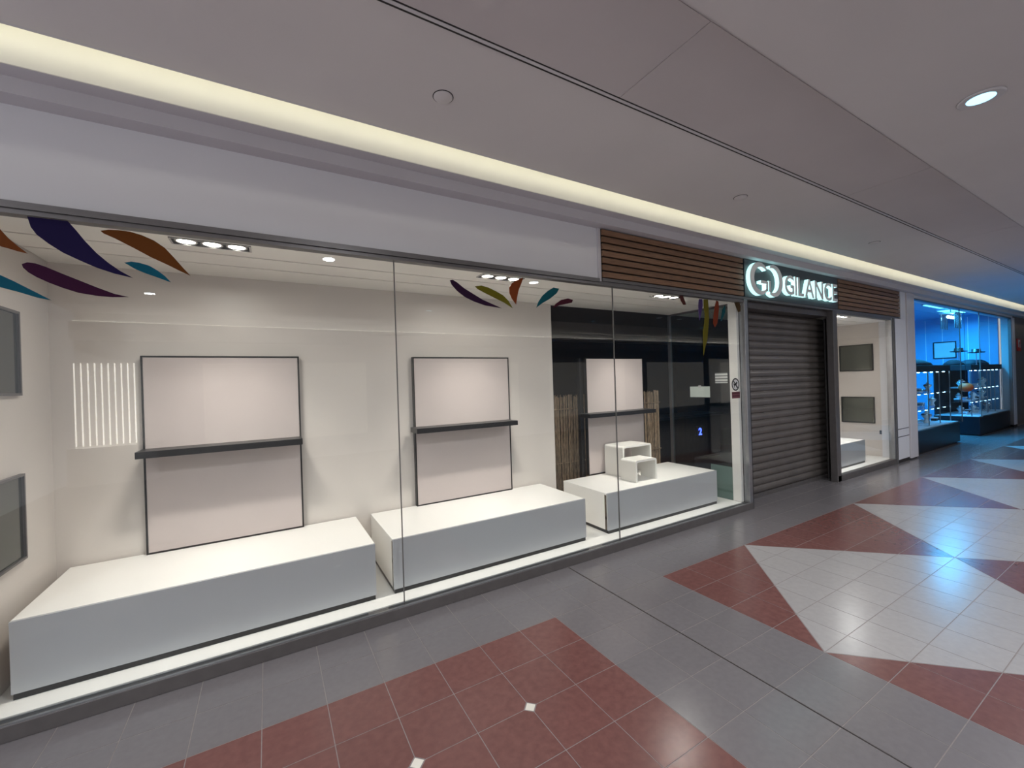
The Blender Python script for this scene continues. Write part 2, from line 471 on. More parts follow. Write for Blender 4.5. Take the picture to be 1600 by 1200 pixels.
mesh_obj('lobby_light_panel', B((5.061, 5.066, 3.175, 3.48, 0.076, 0.50)), 'lobbylight', w1)  # added panel, painted pale to stand in for the lit lobby behind
mesh_obj('return_post', B((5.035, 5.075, 4.05, 4.09, 0.0, 2.568)), 'steel', w1)
mesh_obj('return_rail', B((5.03, 5.08, 3.172, 4.09, 2.548, 2.568), (5.03, 5.08, 3.172, 4.05, 0.03, 0.075)), 'darkmetal', w1)

# ---- window_2: small window right of the shutter
w2 = setting_root('window_2', (8.5, YF, 0), 'small bright shop window right of the roller shutter')
pane(w2, 7.52, 9.59, 0.09, 2.57)
mesh_obj('base_rail', B((7.42, 9.66, 2.985, 3.06, 0.0, 0.09), bevel=0.003), 'darkmetal', w2)
mesh_obj('head_rail', B((7.42, 9.66, 2.99, 3.055, 2.565, 2.60)), 'alu', w2)
mesh_obj('jamb', B((7.40, 7.525, 2.985, 3.075, 0.0, 2.60), bevel=0.004), 'darkmetal', w2)
mesh_obj('jamb', B((9.585, 9.635, 2.985, 3.07, 0.09, 2.60), bevel=0.004), 'steel', w2)
mesh_obj('jamb', B((9.635, 9.69, 2.97, 3.07, 0.0, 2.60), bevel=0.004), 'alu', w2)
mesh_obj('reveal_panel', prism([(7.44, 3.0755), (7.50, 3.0755), (7.80, 3.21), (7.80, 3.225), (7.745, 3.225)], 'z', 0.0, 2.60), 'darkmetal', w2)
setting('wall_return', B((7.745, 7.80, 3.2255, 4.0, 0.0, 2.60)), 'display_wall', 'white return wall between shutter and small window')

# ---- pilaster between the closed shop and the jewellery shop
pil = setting('wall_pilaster', B((9.69, 10.25, 2.985, 3.20, 0.06, 2.60), (10.02, 10.25, 2.985, 3.20, 2.60, 3.108)), 'fascia', 'pale boxed pilaster between the two shops')
mesh_obj('side_panel', B((10.262, 10.62, 2.965, 3.20, 0.03, 3.108), bevel=0.004), 'plaster', pil)
mesh_obj('shadow_strip', B((10.25, 10.262, 3.0, 3.2, 0.05, 3.10)), 'jointfill', pil)
mesh_obj('groove', B((9.70, 10.245, 2.9835, 2.99, 0.60, 0.612), (9.70, 10.245, 2.9835, 2.99, 0.46, 0.472)), 'jointfill', pil)
mesh_obj('plinth', B((9.69, 10.62, 2.99, 3.20, 0.0, 0.06)), 'jointfill', pil)

setting('wall_end_added', B((XR, XR + 0.1, YO, 3.2, 0, 3.6)), 'endwall', 'unseen dim wall added to block light at the far end of the mall')  # unseen wall added to keep the bright background out of the glass
# ---- opposite side of the mall: seen in the glass only
setting('wall_opposite', B((XL, XR, YO - 0.1, YO, 0, 3.3)), 'opposite', 'pale wall on the opposite side of the mall')
opp = setting('trim_3', B((XL, XR, YO, YO + 0.25, 2.75, 3.10)), 'plaster', 'bulkhead on the opposite side of the mall')
led2 = thing('cove_light', (10, YO + 0.1, 3.11), 'long warm white light strip above the opposite bulkhead', 'light')
mesh_obj('diffuser', B((XL, XR, YO + 0.03, YO + 0.06, 3.105, 3.13)), 'led', led2)
for k in range(5):
    x0 = -1.2 + 4.6 * k
    wq = setting('window_%d' % (k + 4), B((x0, x0 + 3.4, YO, YO + 0.02, 0.5, 2.3)), 'fill_window', 'glowing shop window added for fill light on the opposite side of the mall')  # glowing panels added across the mall as soft fill light

# ================================================================== THINGS
# ---- downlights in the dropped band
def downlight(x, y, label):
    z = 3.20
    t = thing('downlight', (x, y, z - 0.01), label, 'light', 'round downlights in the dropped ceiling band')
    mesh_obj('trim_ring', lathe([(0.074, -0.001), (0.098, -0.001), (0.098, -0.008), (0.090, -0.011), (0.074, -0.006)], (x, y, z), n=32), 'plaster', t, True)
    mesh_obj('reflector', lathe([(0.072, -0.003), (0.0735, -0.003), (0.0735, -0.001), (0.072, -0.0005)], (x, y, z), n=32), 'downcan', t, True)
    mesh_obj('lamp', lathe([(0.0715, -0.0035), (0.060, -0.006), (0.030, -0.008), (0.001, -0.008)], (x, y, z), n=32), 'downglow', t, True)
    area_light('downlight_lamp', (x, y, z - 0.015), (x, y, 0), 0.13, 0, DOWNLIGHT_W, (0.96, 0.97, 1.0), 160, t)
DL = [(3.57, 0.685, 'bright bluish round downlight in the dropped ceiling at the right'),]
for k, xx in enumerate((-2.23, 0.67, 6.47, 9.37)):
    DL.append((xx, 0.685, ('first', 'second', 'fourth', 'fifth')[k] + ' round downlight from the left in the near ceiling row'))
for k in range(4):
    DL.append((-1.5 + 4.4 * k, -2.2, ('first', 'second', 'third', 'fourth')[k] + ' round downlight from the left in the far ceiling row'))
for a in DL: downlight(*a)

# ---- ceiling cover plates
for x, lab in ((0.912, 'round white ceiling cover plate nearest the left'), (3.81, 'small round ceiling cover plate above the slatted fascia'),
               (6.72, 'small round ceiling cover plate above the lit sign')):
    t = thing('ceiling_cover', (x, 2.235, ZC - 0.012), lab, 'cover plate', 'round ceiling cover plates')
    mesh_obj('plate', lathe([(0.054, -0.001), (0.054, -0.005), (0.048, -0.011), (0.001, -0.012)], (x, 2.235, ZC), n=28), 'ceiling', t, True)
    mesh_obj('gap_ring', lathe([(0.054, -0.0005), (0.059, -0.0005), (0.059, -0.002), (0.054, -0.002)], (x, 2.235, ZC), n=28), 'jointfill', t)

# ---- triple spotlights of the display
def triple(xc, label, w=DISPLAY_W, col=(1.0, 0.95, 0.88)):
    z = 2.568; y = 3.149
    t = thing('triple_spotlight', (xc, y, z - 0.012), label, 'spotlight', 'recessed triple spotlights of the window display')
    f = bmesh.new()
    box(f, xc - 0.205, xc + 0.205, 3.086, 3.096, z - 0.008, z + 0.02); box(f, xc - 0.205, xc + 0.205, 3.202, 3.212, z - 0.008, z + 0.02)
    box(f, xc - 0.205, xc - 0.195, 3.096, 3.202, z - 0.008, z + 0.02); box(f, xc + 0.195, xc + 0.205, 3.096, 3.202, z - 0.008, z + 0.02)
    mesh_obj('frame', f, 'reflector', t)
    mesh_obj('housing', B((xc - 0.194, xc + 0.194, 3.097, 3.201, z + 0.012, z + 0.028)), 'black', t)
    for k in (-1, 0, 1):
        c = (xc + k * 0.128, y, z)
        s = mesh_obj('spot', lathe([(0.056, 0.012), (0.058, -0.004), (0.050, -0.006), (0.046, 0.010)], c, n=24), 'reflector', t, True)
        mesh_obj('lens', lathe([(0.046, 0.008), (0.046, -0.002), (0.02, -0.005), (0.001, -0.005)], c, n=24), 'lens', s, True)
    area_light('spot_flood', (xc, y, z - 0.014), (xc, y + 0.02, 0.4), 0.37, 0.09, w, col, 170, t)
    area_light('spot_beam', (xc, y, z - 0.016), (xc, y + 0.48, 0.4), 0.37, 0.09, w * DISPLAY_BEAM_W / DISPLAY_W, col, 80, t)
triple(-0.27, 'triple spotlight above the widest display panel at the left')
triple(1.765, 'triple spotlight above the middle display panel')
triple(3.88, 'triple spotlight above the display panel with nested tables')
triple(8.07, 'triple spotlight in the small right hand window', DISPLAY_W * 1.8, (1.0, 0.98, 0.97))

# ---- display platforms
def platform(x0, x1, y0, y1, label, zt=0.495):
    t = thing('display_platform', ((x0 + x1) / 2, (y0 + y1) / 2, 0.085), label, 'platform', 'low white platforms in the window display')
    mesh_obj('body', B((x0 + 0.002, x1 - 0.002, y0 + 0.045, y1, 0.118, zt - 0.018)), 'white', t)
    mesh_obj('top', B((x0, x1, y0 + 0.0185, y1, zt - 0.017, zt), bevel=0.001), 'white', t)
    mesh_obj('front_panel', B((x0, x1, y0, y0 + 0.018, 0.118, zt), bevel=0.001), 'platform_shaded', t)
    mesh_obj('edge_strip', B((x0 + 0.0005, x1 - 0.0005, y0 + 0.0185, y0 + 0.0445, 0.118, zt - 0.018)), 'mirrorside', t)
    mesh_obj('toe_kick', B((x0 + 0.006, x1 - 0.006, y0 + 0.006, y1 - 0.02, 0.085, 0.118)), 'black', t)
platform(-1.19, 0.655, 3.20, 3.985, 'long low white platform nearest the left wall')
platform(0.785, 2.665, 3.20, 3.985, 'low white platform in the middle of the window')
platform(2.955, 4.765, 3.20, 3.93, 'low white platform carrying two nested tables')
platform(7.81, 8.95, 3.19, 3.985, 'low white platform in the small right hand window', 0.48)

# ---- display panels with black edges and shelves
def panel(x0, x1, y0, y1, label, slabel, sx0, sx1, zt=1.935, zb=0.4955):
    t = thing('display_board', ((x0 + x1) / 2, (y0 + y1) / 2, zb), label, 'display panel', 'white display panels standing on the platforms')
    mesh_obj('board', B((x0 + 0.012, x1 - 0.012, y0, y1 - 0.006, zb + 0.012, zt - 0.012)), 'panel', t)
    e = bmesh.new()
    box(e, x0, x0 + 0.011, y0 - 0.004, y1, zb, zt); box(e, x1 - 0.011, x1, y0 - 0.004, y1, zb, zt)
    box(e, x0 + 0.0115, x1 - 0.0115, y0 - 0.004, y1, zt - 0.011, zt); box(e, x0 + 0.0115, x1 - 0.0115, y0 - 0.004, y1, zb, zb + 0.009)
    mesh_obj('edge_frame', e, 'black', t)
    s = mesh_obj('shelf', B((sx0, sx1, 3.745, y0 - 0.0045, 1.215, 1.262), bevel=0.002), 'black', t)
    s['label'] = slabel
panel(-0.785, 0.235, 3.95, 3.998, 'wide white display panel behind the left platform', 'black wall shelf', -0.79, 0.232)
panel(1.212, 2.275, 3.95, 3.998, 'white display panel behind the middle platform', 'black wall shelf', 1.17, 2.25)
panel(3.36, 4.35, 3.95, 3.99, 'white display panel behind the nested tables', 'black wall shelf', 3.235, 4.345)
# the third panel stands in front of the opening on a dark post
t = thing('support_post', (3.335, 4.03, 0), 'dark metal post behind the panel with nested tables', 'post')
mesh_obj('upright', B((3.30, 3.345, 4.0, 4.05, 0.01, 1.93)), 'black', t)
mesh_obj('foot_plate', B((3.26, 3.385, 3.97, 4.08, 0.0, 0.01)), 'darkmetal', t)

# ---- nested tables (bent white acrylic)
def bridge(x0, x1, y0, y1, h, label, th=0.022, r=0.028):
    z0 = 0.4955
    def rounded(xa, xb, zb, rr, n=6):
        pts = [(xa, z0)]
        for k in range(n + 1):
            a = math.pi - k * math.pi / 2 / n
            pts.append((xa + rr + rr * math.cos(a), zb - rr + rr * math.sin(a)))
        for k in range(n + 1):
            a = math.pi / 2 - k * math.pi / 2 / n
            pts.append((xb - rr + rr * math.cos(a), zb - rr + rr * math.sin(a)))
        pts.append((xb, z0)); return pts
    o = rounded(x0, x1, z0 + h, r); i = rounded(x0 + th, x1 - th, z0 + h - th, r * 0.45)
    bm = bmesh.new(); n = len(o)
    F = [[bm.verts.new((p[0], yy, p[1])) for p in q] for yy in (y0, y1) for q in (o, i)]
    of, inf, ob, ib = F
    for k in range(n - 1):
        bm.faces.new((of[k], of[k + 1], inf[k + 1], inf[k])); bm.faces.new((ob[k + 1], ob[k], ib[k], ib[k + 1]))
        bm.faces.new((of[k + 1], of[k], ob[k], ob[k + 1])); bm.faces.new((inf[k], inf[k + 1], ib[k + 1], ib[k]))
    for k in (0, n - 1): bm.faces.new((of[k], inf[k], ib[k], ob[k]))
    bmesh.ops.recalc_face_normals(bm, faces=bm.faces)
    ob_ = mesh_obj('nesting_table', bm, 'acrylic')
    return tag(ob_, label, 'table', 'nested acrylic tables on the platform')
bridge(3.60, 4.08, 3.61, 3.92, 0.365, 'larger white bent acrylic table behind the smaller one')
bridge(3.525, 3.865, 3.345, 3.575, 0.245, 'smaller white bent acrylic table in front of the larger one')

# ---- reed screen behind the third panel
t = thing('reed_screen', (4.0, 4.27, 0), 'brown reed screen standing in the dark behind the display panel', 'screen')
bm = bmesh.new(); x = 2.93
while x < 5.0:
    w = random.uniform(0.006, 0.013); d = random.uniform(0.0, 0.012); lean = random.uniform(-0.012, 0.012)
    zt = 1.46 + random.uniform(-0.02, 0.03); y = 4.25 + d
    lo = [bm.verts.new(p) for p in ((x, y, 0.02), (x + w / 2, y - w / 2, 0.02), (x + w, y, 0.02), (x + w / 2, y + w / 2, 0.02))]
    hi = [bm.verts.new((v.co.x + lean, v.co.y, zt)) for v in lo]
    for k in range(4): bm.faces.new((lo[k], lo[(k + 1) % 4], hi[(k + 1) % 4], hi[k]))
    bm.faces.new(hi); bm.faces.new(lo[::-1])
    x += w * random.uniform(0.85, 1.25)
rd = mesh_obj('reeds', bm, 'reed', t); rd['kind'] = 'stuff'
for z in (0.62, 1.30): mesh_obj('cross_bar', B((2.93, 5.01, 4.236, 4.242, z, z + 0.012)), 'reed', t)
mesh_obj('backing', B((2.93, 5.01, 4.272, 4.285, 0.0, 1.45)), 'darkshop', t)

# ---- framed smoked mirrors on the two side walls of the display
def wall_mirror(x, nx, y0, y1, z0, z1, label):
    t = thing('wall_mirror', (x, (y0 + y1) / 2, z0), label, 'mirror', 'smoked wall mirrors on the display side walls')
    xa, xb = (x, x + nx * 0.022); lo, hi = min(xa, xb), max(xa, xb)
    f = bmesh.new(); w = 0.014
    box(f, lo, hi, y0, y1, z0, z0 + w); box(f, lo, hi, y0, y1, z1 - w, z1)
    box(f, lo, hi, y0, y0 + w, z0 + w, z1 - w); box(f, lo, hi, y1 - w, y1, z0 + w, z1 - w)
    mesh_obj('frame', f, 'black' if nx < 0 else 'darkmetal', t)
    xm = x + nx * 0.010
    mesh_obj('mirror_pane', B((min(x, xm), max(x, xm), y0 + w, y1 - w, z0 + w, z1 - w)), 'mirror_dark', t)
wall_mirror(-1.2595, 1, 3.07, 3.56, 1.67, 2.16, 'upper smoked mirror on the wall at the left edge')
wall_mirror(-1.2595, 1, 3.07, 3.56, 0.72, 1.215, 'lower smoked mirror on the wall at the left edge')
wall_mirror(9.7495, -1, 3.31, 3.84, 1.68, 2.18, 'upper smoked mirror in the small right hand window')
wall_mirror(9.7495, -1, 3.31, 3.83, 0.695, 1.185, 'lower smoked mirror in the small right hand window')
t = thing('wall_socket', (9.735, 3.19, 0.50), 'dark wall socket low in the small right hand window', 'socket')
mesh_obj('plate', B((9.738, 9.7495, 3.13, 3.25, 0.50, 0.57), bevel=0.002), 'black', t)
mesh_obj('outlet', B((9.7375, 9.7382, 3.145, 3.185, 0.515, 0.555)), 'darkmetal', t)
mesh_obj('outlet', B((9.7375, 9.7382, 3.195, 3.235, 0.515, 0.555)), 'darkmetal', t)

# ---- slatted timber fascia
def slat_fascia(x0, x1, label):
    z0, z1 = 2.633, 3.104; n = 7; p = (z1 - z0) / n
    t = thing('slatted_fascia', ((x0 + x1) / 2, 3.02, z0), label, 'fascia', 'timber slat fascias beside the sign')
    mesh_obj('backing_board', B((x0, x1, 3.008, 3.055, z0, z1)), 'black', t)
    for k in range(n):
        za = z0 + k * p + 0.008
        mesh_obj('slat', B((x0 + 0.004, x1 - 0.004, 2.985, 3.0075, za, za + p - 0.016), bevel=0.002, seg=1), 'wood', t)
    return t
slat_fascia(2.793, 5.10, 'brown timber slat fascia left of the lit sign')
slat_fascia(7.60, 9.985, 'brown timber slat fascia right of the lit sign')
hd = thing('shopfront_lintel', (6.2, 3.02, 2.60), 'grey metal strip running beneath the timber fascia and sign', 'strip')
mesh_obj('strip', B((2.793, 9.985, 2.99, 3.055, 2.602, 2.630)), 'alu', hd)

# ---- lit sign
sg = thing('illuminated_sign', (6.4, 3.0, 2.633), 'lit channel letter sign on a charcoal panel over the shutter', 'sign')
mesh_obj('backing_panel', B((5.125, 7.575, 2.987, 3.055, 2.633, 3.104)), 'signpanel', sg)
def arc_pts(cx, cz, rx, rz, a0, a1, t0, tm, n=40):
    out, inn = [], []
    for k in range(n + 1):
        s = k / n; a = math.radians(a0 + (a1 - a0) * s)
        th = t0 + (tm - t0) * math.sin(math.pi * s)
        out.append((cx + rx * math.cos(a), cz + rz * math.sin(a)))
        inn.append((cx + (rx - th) * math.cos(a), cz + (rz - th) * math.sin(a)))
    return out + inn[::-1]
def letter_from(polys, name='letter'):
    bm = bmesh.new(); bf = bmesh.new()
    for p in polys:
        prism(p, 'y', 2.935, 2.985, bm); prism(p, 'y', 2.930, 2.9345, bf)
    o = mesh_obj(name, bm, 'letterglow', sg)
    mesh_obj('letter_face', bf, 'letterface', o)
gx, gz = 5.365, 2.868
letter_from([arc_pts(gx, gz, 0.215, 0.205, 40, 318, 0.028, 0.085), [(gx + 0.02, gz - 0.02), (gx + 0.18, gz - 0.02), (gx + 0.18, gz - 0.15), (gx + 0.135, gz - 0.135), (gx + 0.135, gz - 0.055), (gx + 0.02, gz - 0.055)]], 'monogram_letter')
dx, dz = 5.69, 2.868
letter_from([arc_pts(dx, dz, 0.205, 0.205, 118, -122, 0.028, 0.085), [(dx - 0.13, dz - 0.01), (dx - 0.085, dz - 0.01), (dx - 0.085, dz - 0.165), (dx - 0.13, dz - 0.14)]], 'monogram_letter')
fx = 5.95
def text_bm(ch, size, depth):
    cu = bpy.data.curves.new('glyph', 'FONT'); cu.body = ch; cu.size = size; cu.extrude = depth / 2
    cu.resolution_u = 4; cu.offset = 0.004
    ob = bpy.data.objects.new('glyph', cu); COL.objects.link(ob)
    bpy.context.view_layer.update()
    dg = bpy.context.evaluated_depsgraph_get()
    me = bpy.data.meshes.new_from_object(ob.evaluated_get(dg))
    bm = bmesh.new(); bm.from_mesh(me)
    bpy.data.objects.remove(ob); bpy.data.meshes.remove(me); bpy.data.curves.remove(cu)
    return bm
def place_text(bm, x, y, z):
    # glyph XY plane -> XZ plane facing -Y
    for v in bm.verts:
        cx, cy, cz = v.co
        v.co = (x + cx, y - cz, z + cy)
    return bm
widths = []
for ch in 'GILANCE':
    b = text_bm(ch, 0.36, 0.07); xs = [v.co.x for v in b.verts]
    widths.append((ch, min(xs), max(xs))); b.free()
total = sum(w[2] - w[1] for w in widths); space = (7.43 - fx - total) / 6
x = fx
for ch, mn, mxx in widths:
    b = place_text(text_bm(ch, 0.36, 0.05), x - mn, 2.960, 2.728)
    o = mesh_obj('letter', b, 'letterglow', sg)
    b = place_text(text_bm(ch, 0.36, 0.004), x - mn, 2.9325, 2.728)
    mesh_obj('letter_face', b, 'letterface', o)
    x += (mxx - mn) + space

# ---- roller shutter
sh = thing('roller_shutter', (6.3, 3.24, 0), 'closed grey ribbed roller shutter across the shop entrance', 'shutter')
prof = [(3.262, 0.0), (3.250, 0.002), (3.236, 0.014), (3.229, 0.036), (3.228, 0.056), (3.234, 0.078), (3.248, 0.089), (3.250, 0.0965), (3.262, 0.0965)]
bm = prism(prof, 'x', 5.19, 7.74)
bmesh.ops.translate(bm, verts=bm.verts, vec=-Vector((6.3, 3.24, 0)))
slat_me = bpy.data.meshes.new('slat'); bm.to_mesh(slat_me); bm.free(); slat_me.materials.append(MT['shutter'])
for k in range(25):
    o = bpy.data.objects.new('slat', slat_me); COL.objects.link(o); o.parent = sh; o.location = (0, 0, 0.055 + k * 0.0985)
mesh_obj('bottom_bar', B((5.19, 7.74, 3.226, 3.266, 0.0, 0.053), bevel=0.003), 'darkmetal', sh)
mesh_obj('guide', B((5.187, 5.225, 3.20, 3.225, 0.0, 2.56), bevel=0.002), 'darkmetal', sh)
mesh_obj('guide', B((7.66, 7.70, 3.205, 3.224, 0.0, 2.52), bevel=0.002), 'darkmetal', sh)
mesh_obj('hood', B((5.187, 7.395, 3.062, 3.30, 2.52, 2.598)), 'darkmetal', sh)

# ---- notices and stickers
nt_ = thing('glass_notice', (5.044, 3.29, 1.6), 'small printed notice on the dark return glass', 'notice')
mesh_obj('sheet', B((5.0475, 5.0495, 3.20, 3.37, 1.57, 1.705)), 'paper', nt_)
nt_ = thing('glass_notice', (5.044, 3.6, 1.39), 'blank pale paper sheet taped to the dark return glass', 'notice')
mesh_obj('sheet', B((5.0475, 5.0495, 3.45, 3.75, 1.385, 1.53)), 'plainpaper', nt_)
mesh_obj('tape', B((5.0465, 5.0475, 3.58, 3.62, 1.515, 1.545)), 'sticker', nt_)
st = thing('round_sticker', (4.902, 3.006, 1.475), 'round black and white no dogs sticker on the window glass', 'sticker')
c = (4.902, 3.0085, 1.553)
mesh_obj('disc', lathe([(0.078, -0.0005), (0.078, 0.001)], c, 'y', 32), 'sticker', st)
ring = bmesh.new()
n = 32
for k in range(n):
    a0, a1 = 2 * math.pi * k / n, 2 * math.pi * (k + 1) / n
    prism([(c[0] + r * math.cos(a), c[2] + r * math.sin(a)) for r, a in ((0.076, a0), (0.076, a1), (0.062, a1), (0.062, a0))], 'y', 3.0065, 3.0078, ring)
mesh_obj('ring', ring, 'ink', st)
d = 0.045
mesh_obj('slash', prism([(c[0] - d - 0.005, c[2] + d - 0.005), (c[0] - d + 0.005, c[2] + d + 0.005), (c[0] + d + 0.005, c[2] - d + 0.005), (c[0] + d - 0.005, c[2] - d - 0.005)], 'y', 3.0058, 3.0068), 'ink', st)
dog = [(-0.040, 0.000), (-0.036, 0.022), (-0.030, 0.006), (-0.004, 0.010), (0.012, 0.024), (0.016, 0.036), (0.024, 0.028), (0.040, 0.022), (0.038, 0.012), (0.024, 0.010),
       (0.020, -0.004), (0.022, -0.038), (0.014, -0.038), (0.010, -0.014), (-0.018, -0.014), (-0.022, -0.038), (-0.030, -0.038), (-0.030, -0.010)]
mesh_obj('dog_silhouette', prism([(c[0] + a, c[2] + b) for a, b in dog], 'y', 3.0069, 3.0079), 'ink', st)
st = thing('label_sticker', (4.90, 3.006, 1.375), 'small maroon label below the round no dogs sticker', 'sticker')
mesh_obj('label_sheet', B((4.825, 4.985, 3.0065, 3.009, 1.385, 1.465)), 'maroon', st)

# ---- vinyl leaf decals on the glass
LEAVES = {
    'navy': [(-1.01,2.561),(-0.999,2.509),(-0.979,2.473),(-0.938,2.434),(-0.887,2.395),(-0.83,2.365),(-0.762,2.332),(-0.692,2.308),(-0.617,2.292),(-0.668,2.324),(-0.715,2.363),(-0.76,2.409),(-0.805,2.469),(-0.835,2.517),(-0.865,2.568)],
    'orange': [(-0.742,2.53),(-0.73,2.518),(-0.687,2.499),(-0.615,2.46),(-0.541,2.417),(-0.464,2.38),(-0.411,2.352),(-0.365,2.33),(-0.394,2.367),(-0.436,2.424),(-0.477,2.476),(-0.523,2.51),(-0.574,2.532),(-0.623,2.544),(-0.672,2.545),(-0.71,2.541)],
    'teal_small': [(-0.651,2.371),(-0.637,2.363),(-0.608,2.343),(-0.569,2.325),(-0.518,2.307),(-0.454,2.283),(-0.481,2.317),(-0.512,2.344),(-0.547,2.367),(-0.588,2.378),(-0.622,2.381)],
    'purple': [(-1.034,2.319),(-1.03,2.302),(-1.012,2.28),(-0.984,2.259),(-0.942,2.236),(-0.891,2.213),(-0.834,2.193),(-0.766,2.183),(-0.705,2.18),(-0.638,2.186),(-0.695,2.199),(-0.765,2.228),(-0.832,2.259),(-0.898,2.289),(-0.949,2.314),(-0.986,2.328),(-1.015,2.33)],
    'orange_left': [(-1.101,2.478),(-1.078,2.443),(-1.046,2.407),(-1.012,2.374),(-1.043,2.38),(-1.075,2.39),(-1.102,2.397),(-1.148,2.427),(-1.178,2.468),(-1.158,2.506),(-1.131,2.511)],
    'teal_left': [(-1.106,2.256),(-1.066,2.233),(-1.026,2.207),(-0.986,2.181),(-0.934,2.146),(-0.986,2.157),(-1.047,2.179),(-1.107,2.197),(-1.164,2.229),(-1.194,2.261),(-1.156,2.276)],
    'plum': [(1.236,2.46),(1.249,2.427),(1.293,2.383),(1.358,2.34),(1.434,2.311),(1.533,2.286),(1.687,2.273),(1.605,2.3),(1.514,2.33),(1.427,2.372),(1.351,2.41),(1.296,2.448),(1.259,2.466)],
    'olive': [(1.447,2.433),(1.472,2.412),(1.536,2.386),(1.627,2.352),(1.71,2.321),(1.791,2.28),(1.753,2.338),(1.702,2.381),(1.64,2.408),(1.568,2.433),(1.508,2.444)],
    'rust': [(1.904,2.549),(1.847,2.524),(1.791,2.491),(1.763,2.451),(1.764,2.404),(1.786,2.359),(1.825,2.313),(1.836,2.372),(1.855,2.44),(1.885,2.5)],
    'teal_mid': [(2.28,2.487),(2.218,2.491),(2.156,2.456),(2.094,2.407),(2.051,2.35),(2.029,2.3),(2.092,2.343),(2.177,2.389),(2.253,2.444)],
    'maroon': [(2.435,2.398),(2.377,2.406),(2.301,2.388),(2.237,2.348),(2.208,2.31),(2.274,2.336),(2.363,2.357),(2.421,2.371)],
    'brown_red': [(3.914,2.554),(3.935,2.502),(3.979,2.456),(4.026,2.463),(3.999,2.515),(3.978,2.559)],
    'violet': [(4.253,2.541),(4.237,2.462),(4.244,2.36),(4.254,2.298),(4.282,2.37),(4.318,2.467),(4.316,2.546)],
    'yellow': [(4.334,2.543),(4.336,2.444),(4.351,2.366),(4.34,2.27),(4.31,2.174),(4.307,2.063),(4.303,1.897),(4.339,1.992),(4.381,2.073),(4.402,2.193),(4.425,2.314),(4.424,2.434),(4.417,2.55)],
    'orange_right': [(4.573,2.549),(4.536,2.465),(4.511,2.359),(4.5,2.277),(4.531,2.23),(4.579,2.281),(4.604,2.38),(4.62,2.471),(4.612,2.54)],
    'teal_right': [(4.746,2.512),(4.689,2.45),(4.665,2.383),(4.648,2.309),(4.668,2.318),(4.712,2.378),(4.741,2.421)],
    'brown_right': [(4.929,2.55),(4.969,2.485),(5.002,2.436),(5.053,2.448),(5.057,2.516),(5.031,2.565)],
}
LEAF_INFO = {
    'navy': ((38, 24, 92), 'big navy blue leaf decal hanging from the window head'),
    'orange': ((150, 84, 24), 'large orange brown leaf decal right of the navy leaf'),
    'teal_small': ((10, 128, 160), 'short teal leaf decal under the large orange leaf'),
    'purple': ((76, 14, 66), 'long purple leaf decal below the navy leaf'),
    'orange_left': ((160, 84, 30), 'orange leaf tip decal cut by the left picture edge'),
    'teal_left': ((10, 122, 152), 'teal leaf tip decal cut by the left picture edge'),
    'plum': ((66, 26, 70), 'slim plum leaf decal at the left of the middle cluster'),
    'olive': ((150, 142, 26), 'olive yellow leaf decal in the middle cluster'),
    'rust': ((178, 86, 34), 'upright rust orange leaf decal in the middle cluster'),
    'teal_mid': ((10, 120, 136), 'teal leaf decal in the middle cluster'),
    'maroon': ((92, 22, 48), 'short maroon leaf decal right of the middle teal leaf'),
    'brown_red': ((104, 50, 44), 'short brown red leaf decal, first of the right hand cluster'),
    'violet': ((96, 70, 140), 'narrow violet leaf decal in the right hand cluster'),
    'yellow': ((140, 130, 20), 'very long mustard leaf decal hanging in the right hand cluster'),
    'orange_right': ((168, 66, 30), 'straight orange leaf decal in the right hand cluster'),
    'teal_right': ((12, 108, 118), 'narrow teal leaf decal in the right hand cluster'),
    'brown_right': ((100, 76, 40), 'brown leaf decal beside the steel jamb'),
}
for k, pts in LEAVES.items():
    rgb, lab = LEAF_INFO[k]
    # smooth the outline
    pts = [(a, min(b, 2.560)) for a, b in pts]
    sm = []
    n = len(pts)
    for i in range(n):
        p0, p1, p2, p3 = pts[i - 1], pts[i], pts[(i + 1) % n], pts[(i + 2) % n]
        sm.append(p1)
    bm = prism(sm, 'y', 3.0070, 3.0095)
    m = mat('vinyl_' + k, tuple(int(v * 0.66) for v in rgb), 0.7, var=0.04, spec=0.15)
    tag(mesh_obj('leaf_decal', bm, m), lab, 'decal', 'coloured leaf decals on the window glass')

# ================================================================== JEWELLERY SHOP AT THE FAR RIGHT
BX0, BX1 = 10.62, 17.95
setting('floor_jewellery', B((BX0, BX1 + 0.25, 3.9, 6.6, -0.05, 0.0)), 'grey', 'floor inside the blue lit jewellery shop')
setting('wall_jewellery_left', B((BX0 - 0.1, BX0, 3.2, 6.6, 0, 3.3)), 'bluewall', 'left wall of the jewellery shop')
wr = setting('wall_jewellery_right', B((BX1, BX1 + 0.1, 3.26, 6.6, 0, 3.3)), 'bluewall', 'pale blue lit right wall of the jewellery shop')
for y in (3.42, 3.84, 4.38, 4.76, 5.2):
    mesh_obj('panel_joint', B((BX1 - 0.006, BX1 - 0.0005, y, y + 0.012, 0, 3.2)), 'letterface', wr)
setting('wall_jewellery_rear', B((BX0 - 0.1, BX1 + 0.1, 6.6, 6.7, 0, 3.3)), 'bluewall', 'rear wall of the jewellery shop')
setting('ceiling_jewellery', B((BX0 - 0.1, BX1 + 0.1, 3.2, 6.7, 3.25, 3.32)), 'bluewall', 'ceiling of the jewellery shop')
w3 = setting_root('window_3', (14.3, 3.03, 0), 'tall frame around the open front of the jewellery shop')
mesh_obj('head_frame', B((10.62, 18.0, 3.0, 3.06, 3.02, 3.045)), 'darkmetal', w3)
mesh_obj('jamb', B((17.93, 18.2, 2.985, 3.2, 0.06, 3.045), bevel=0.004), 'plaster', w3)
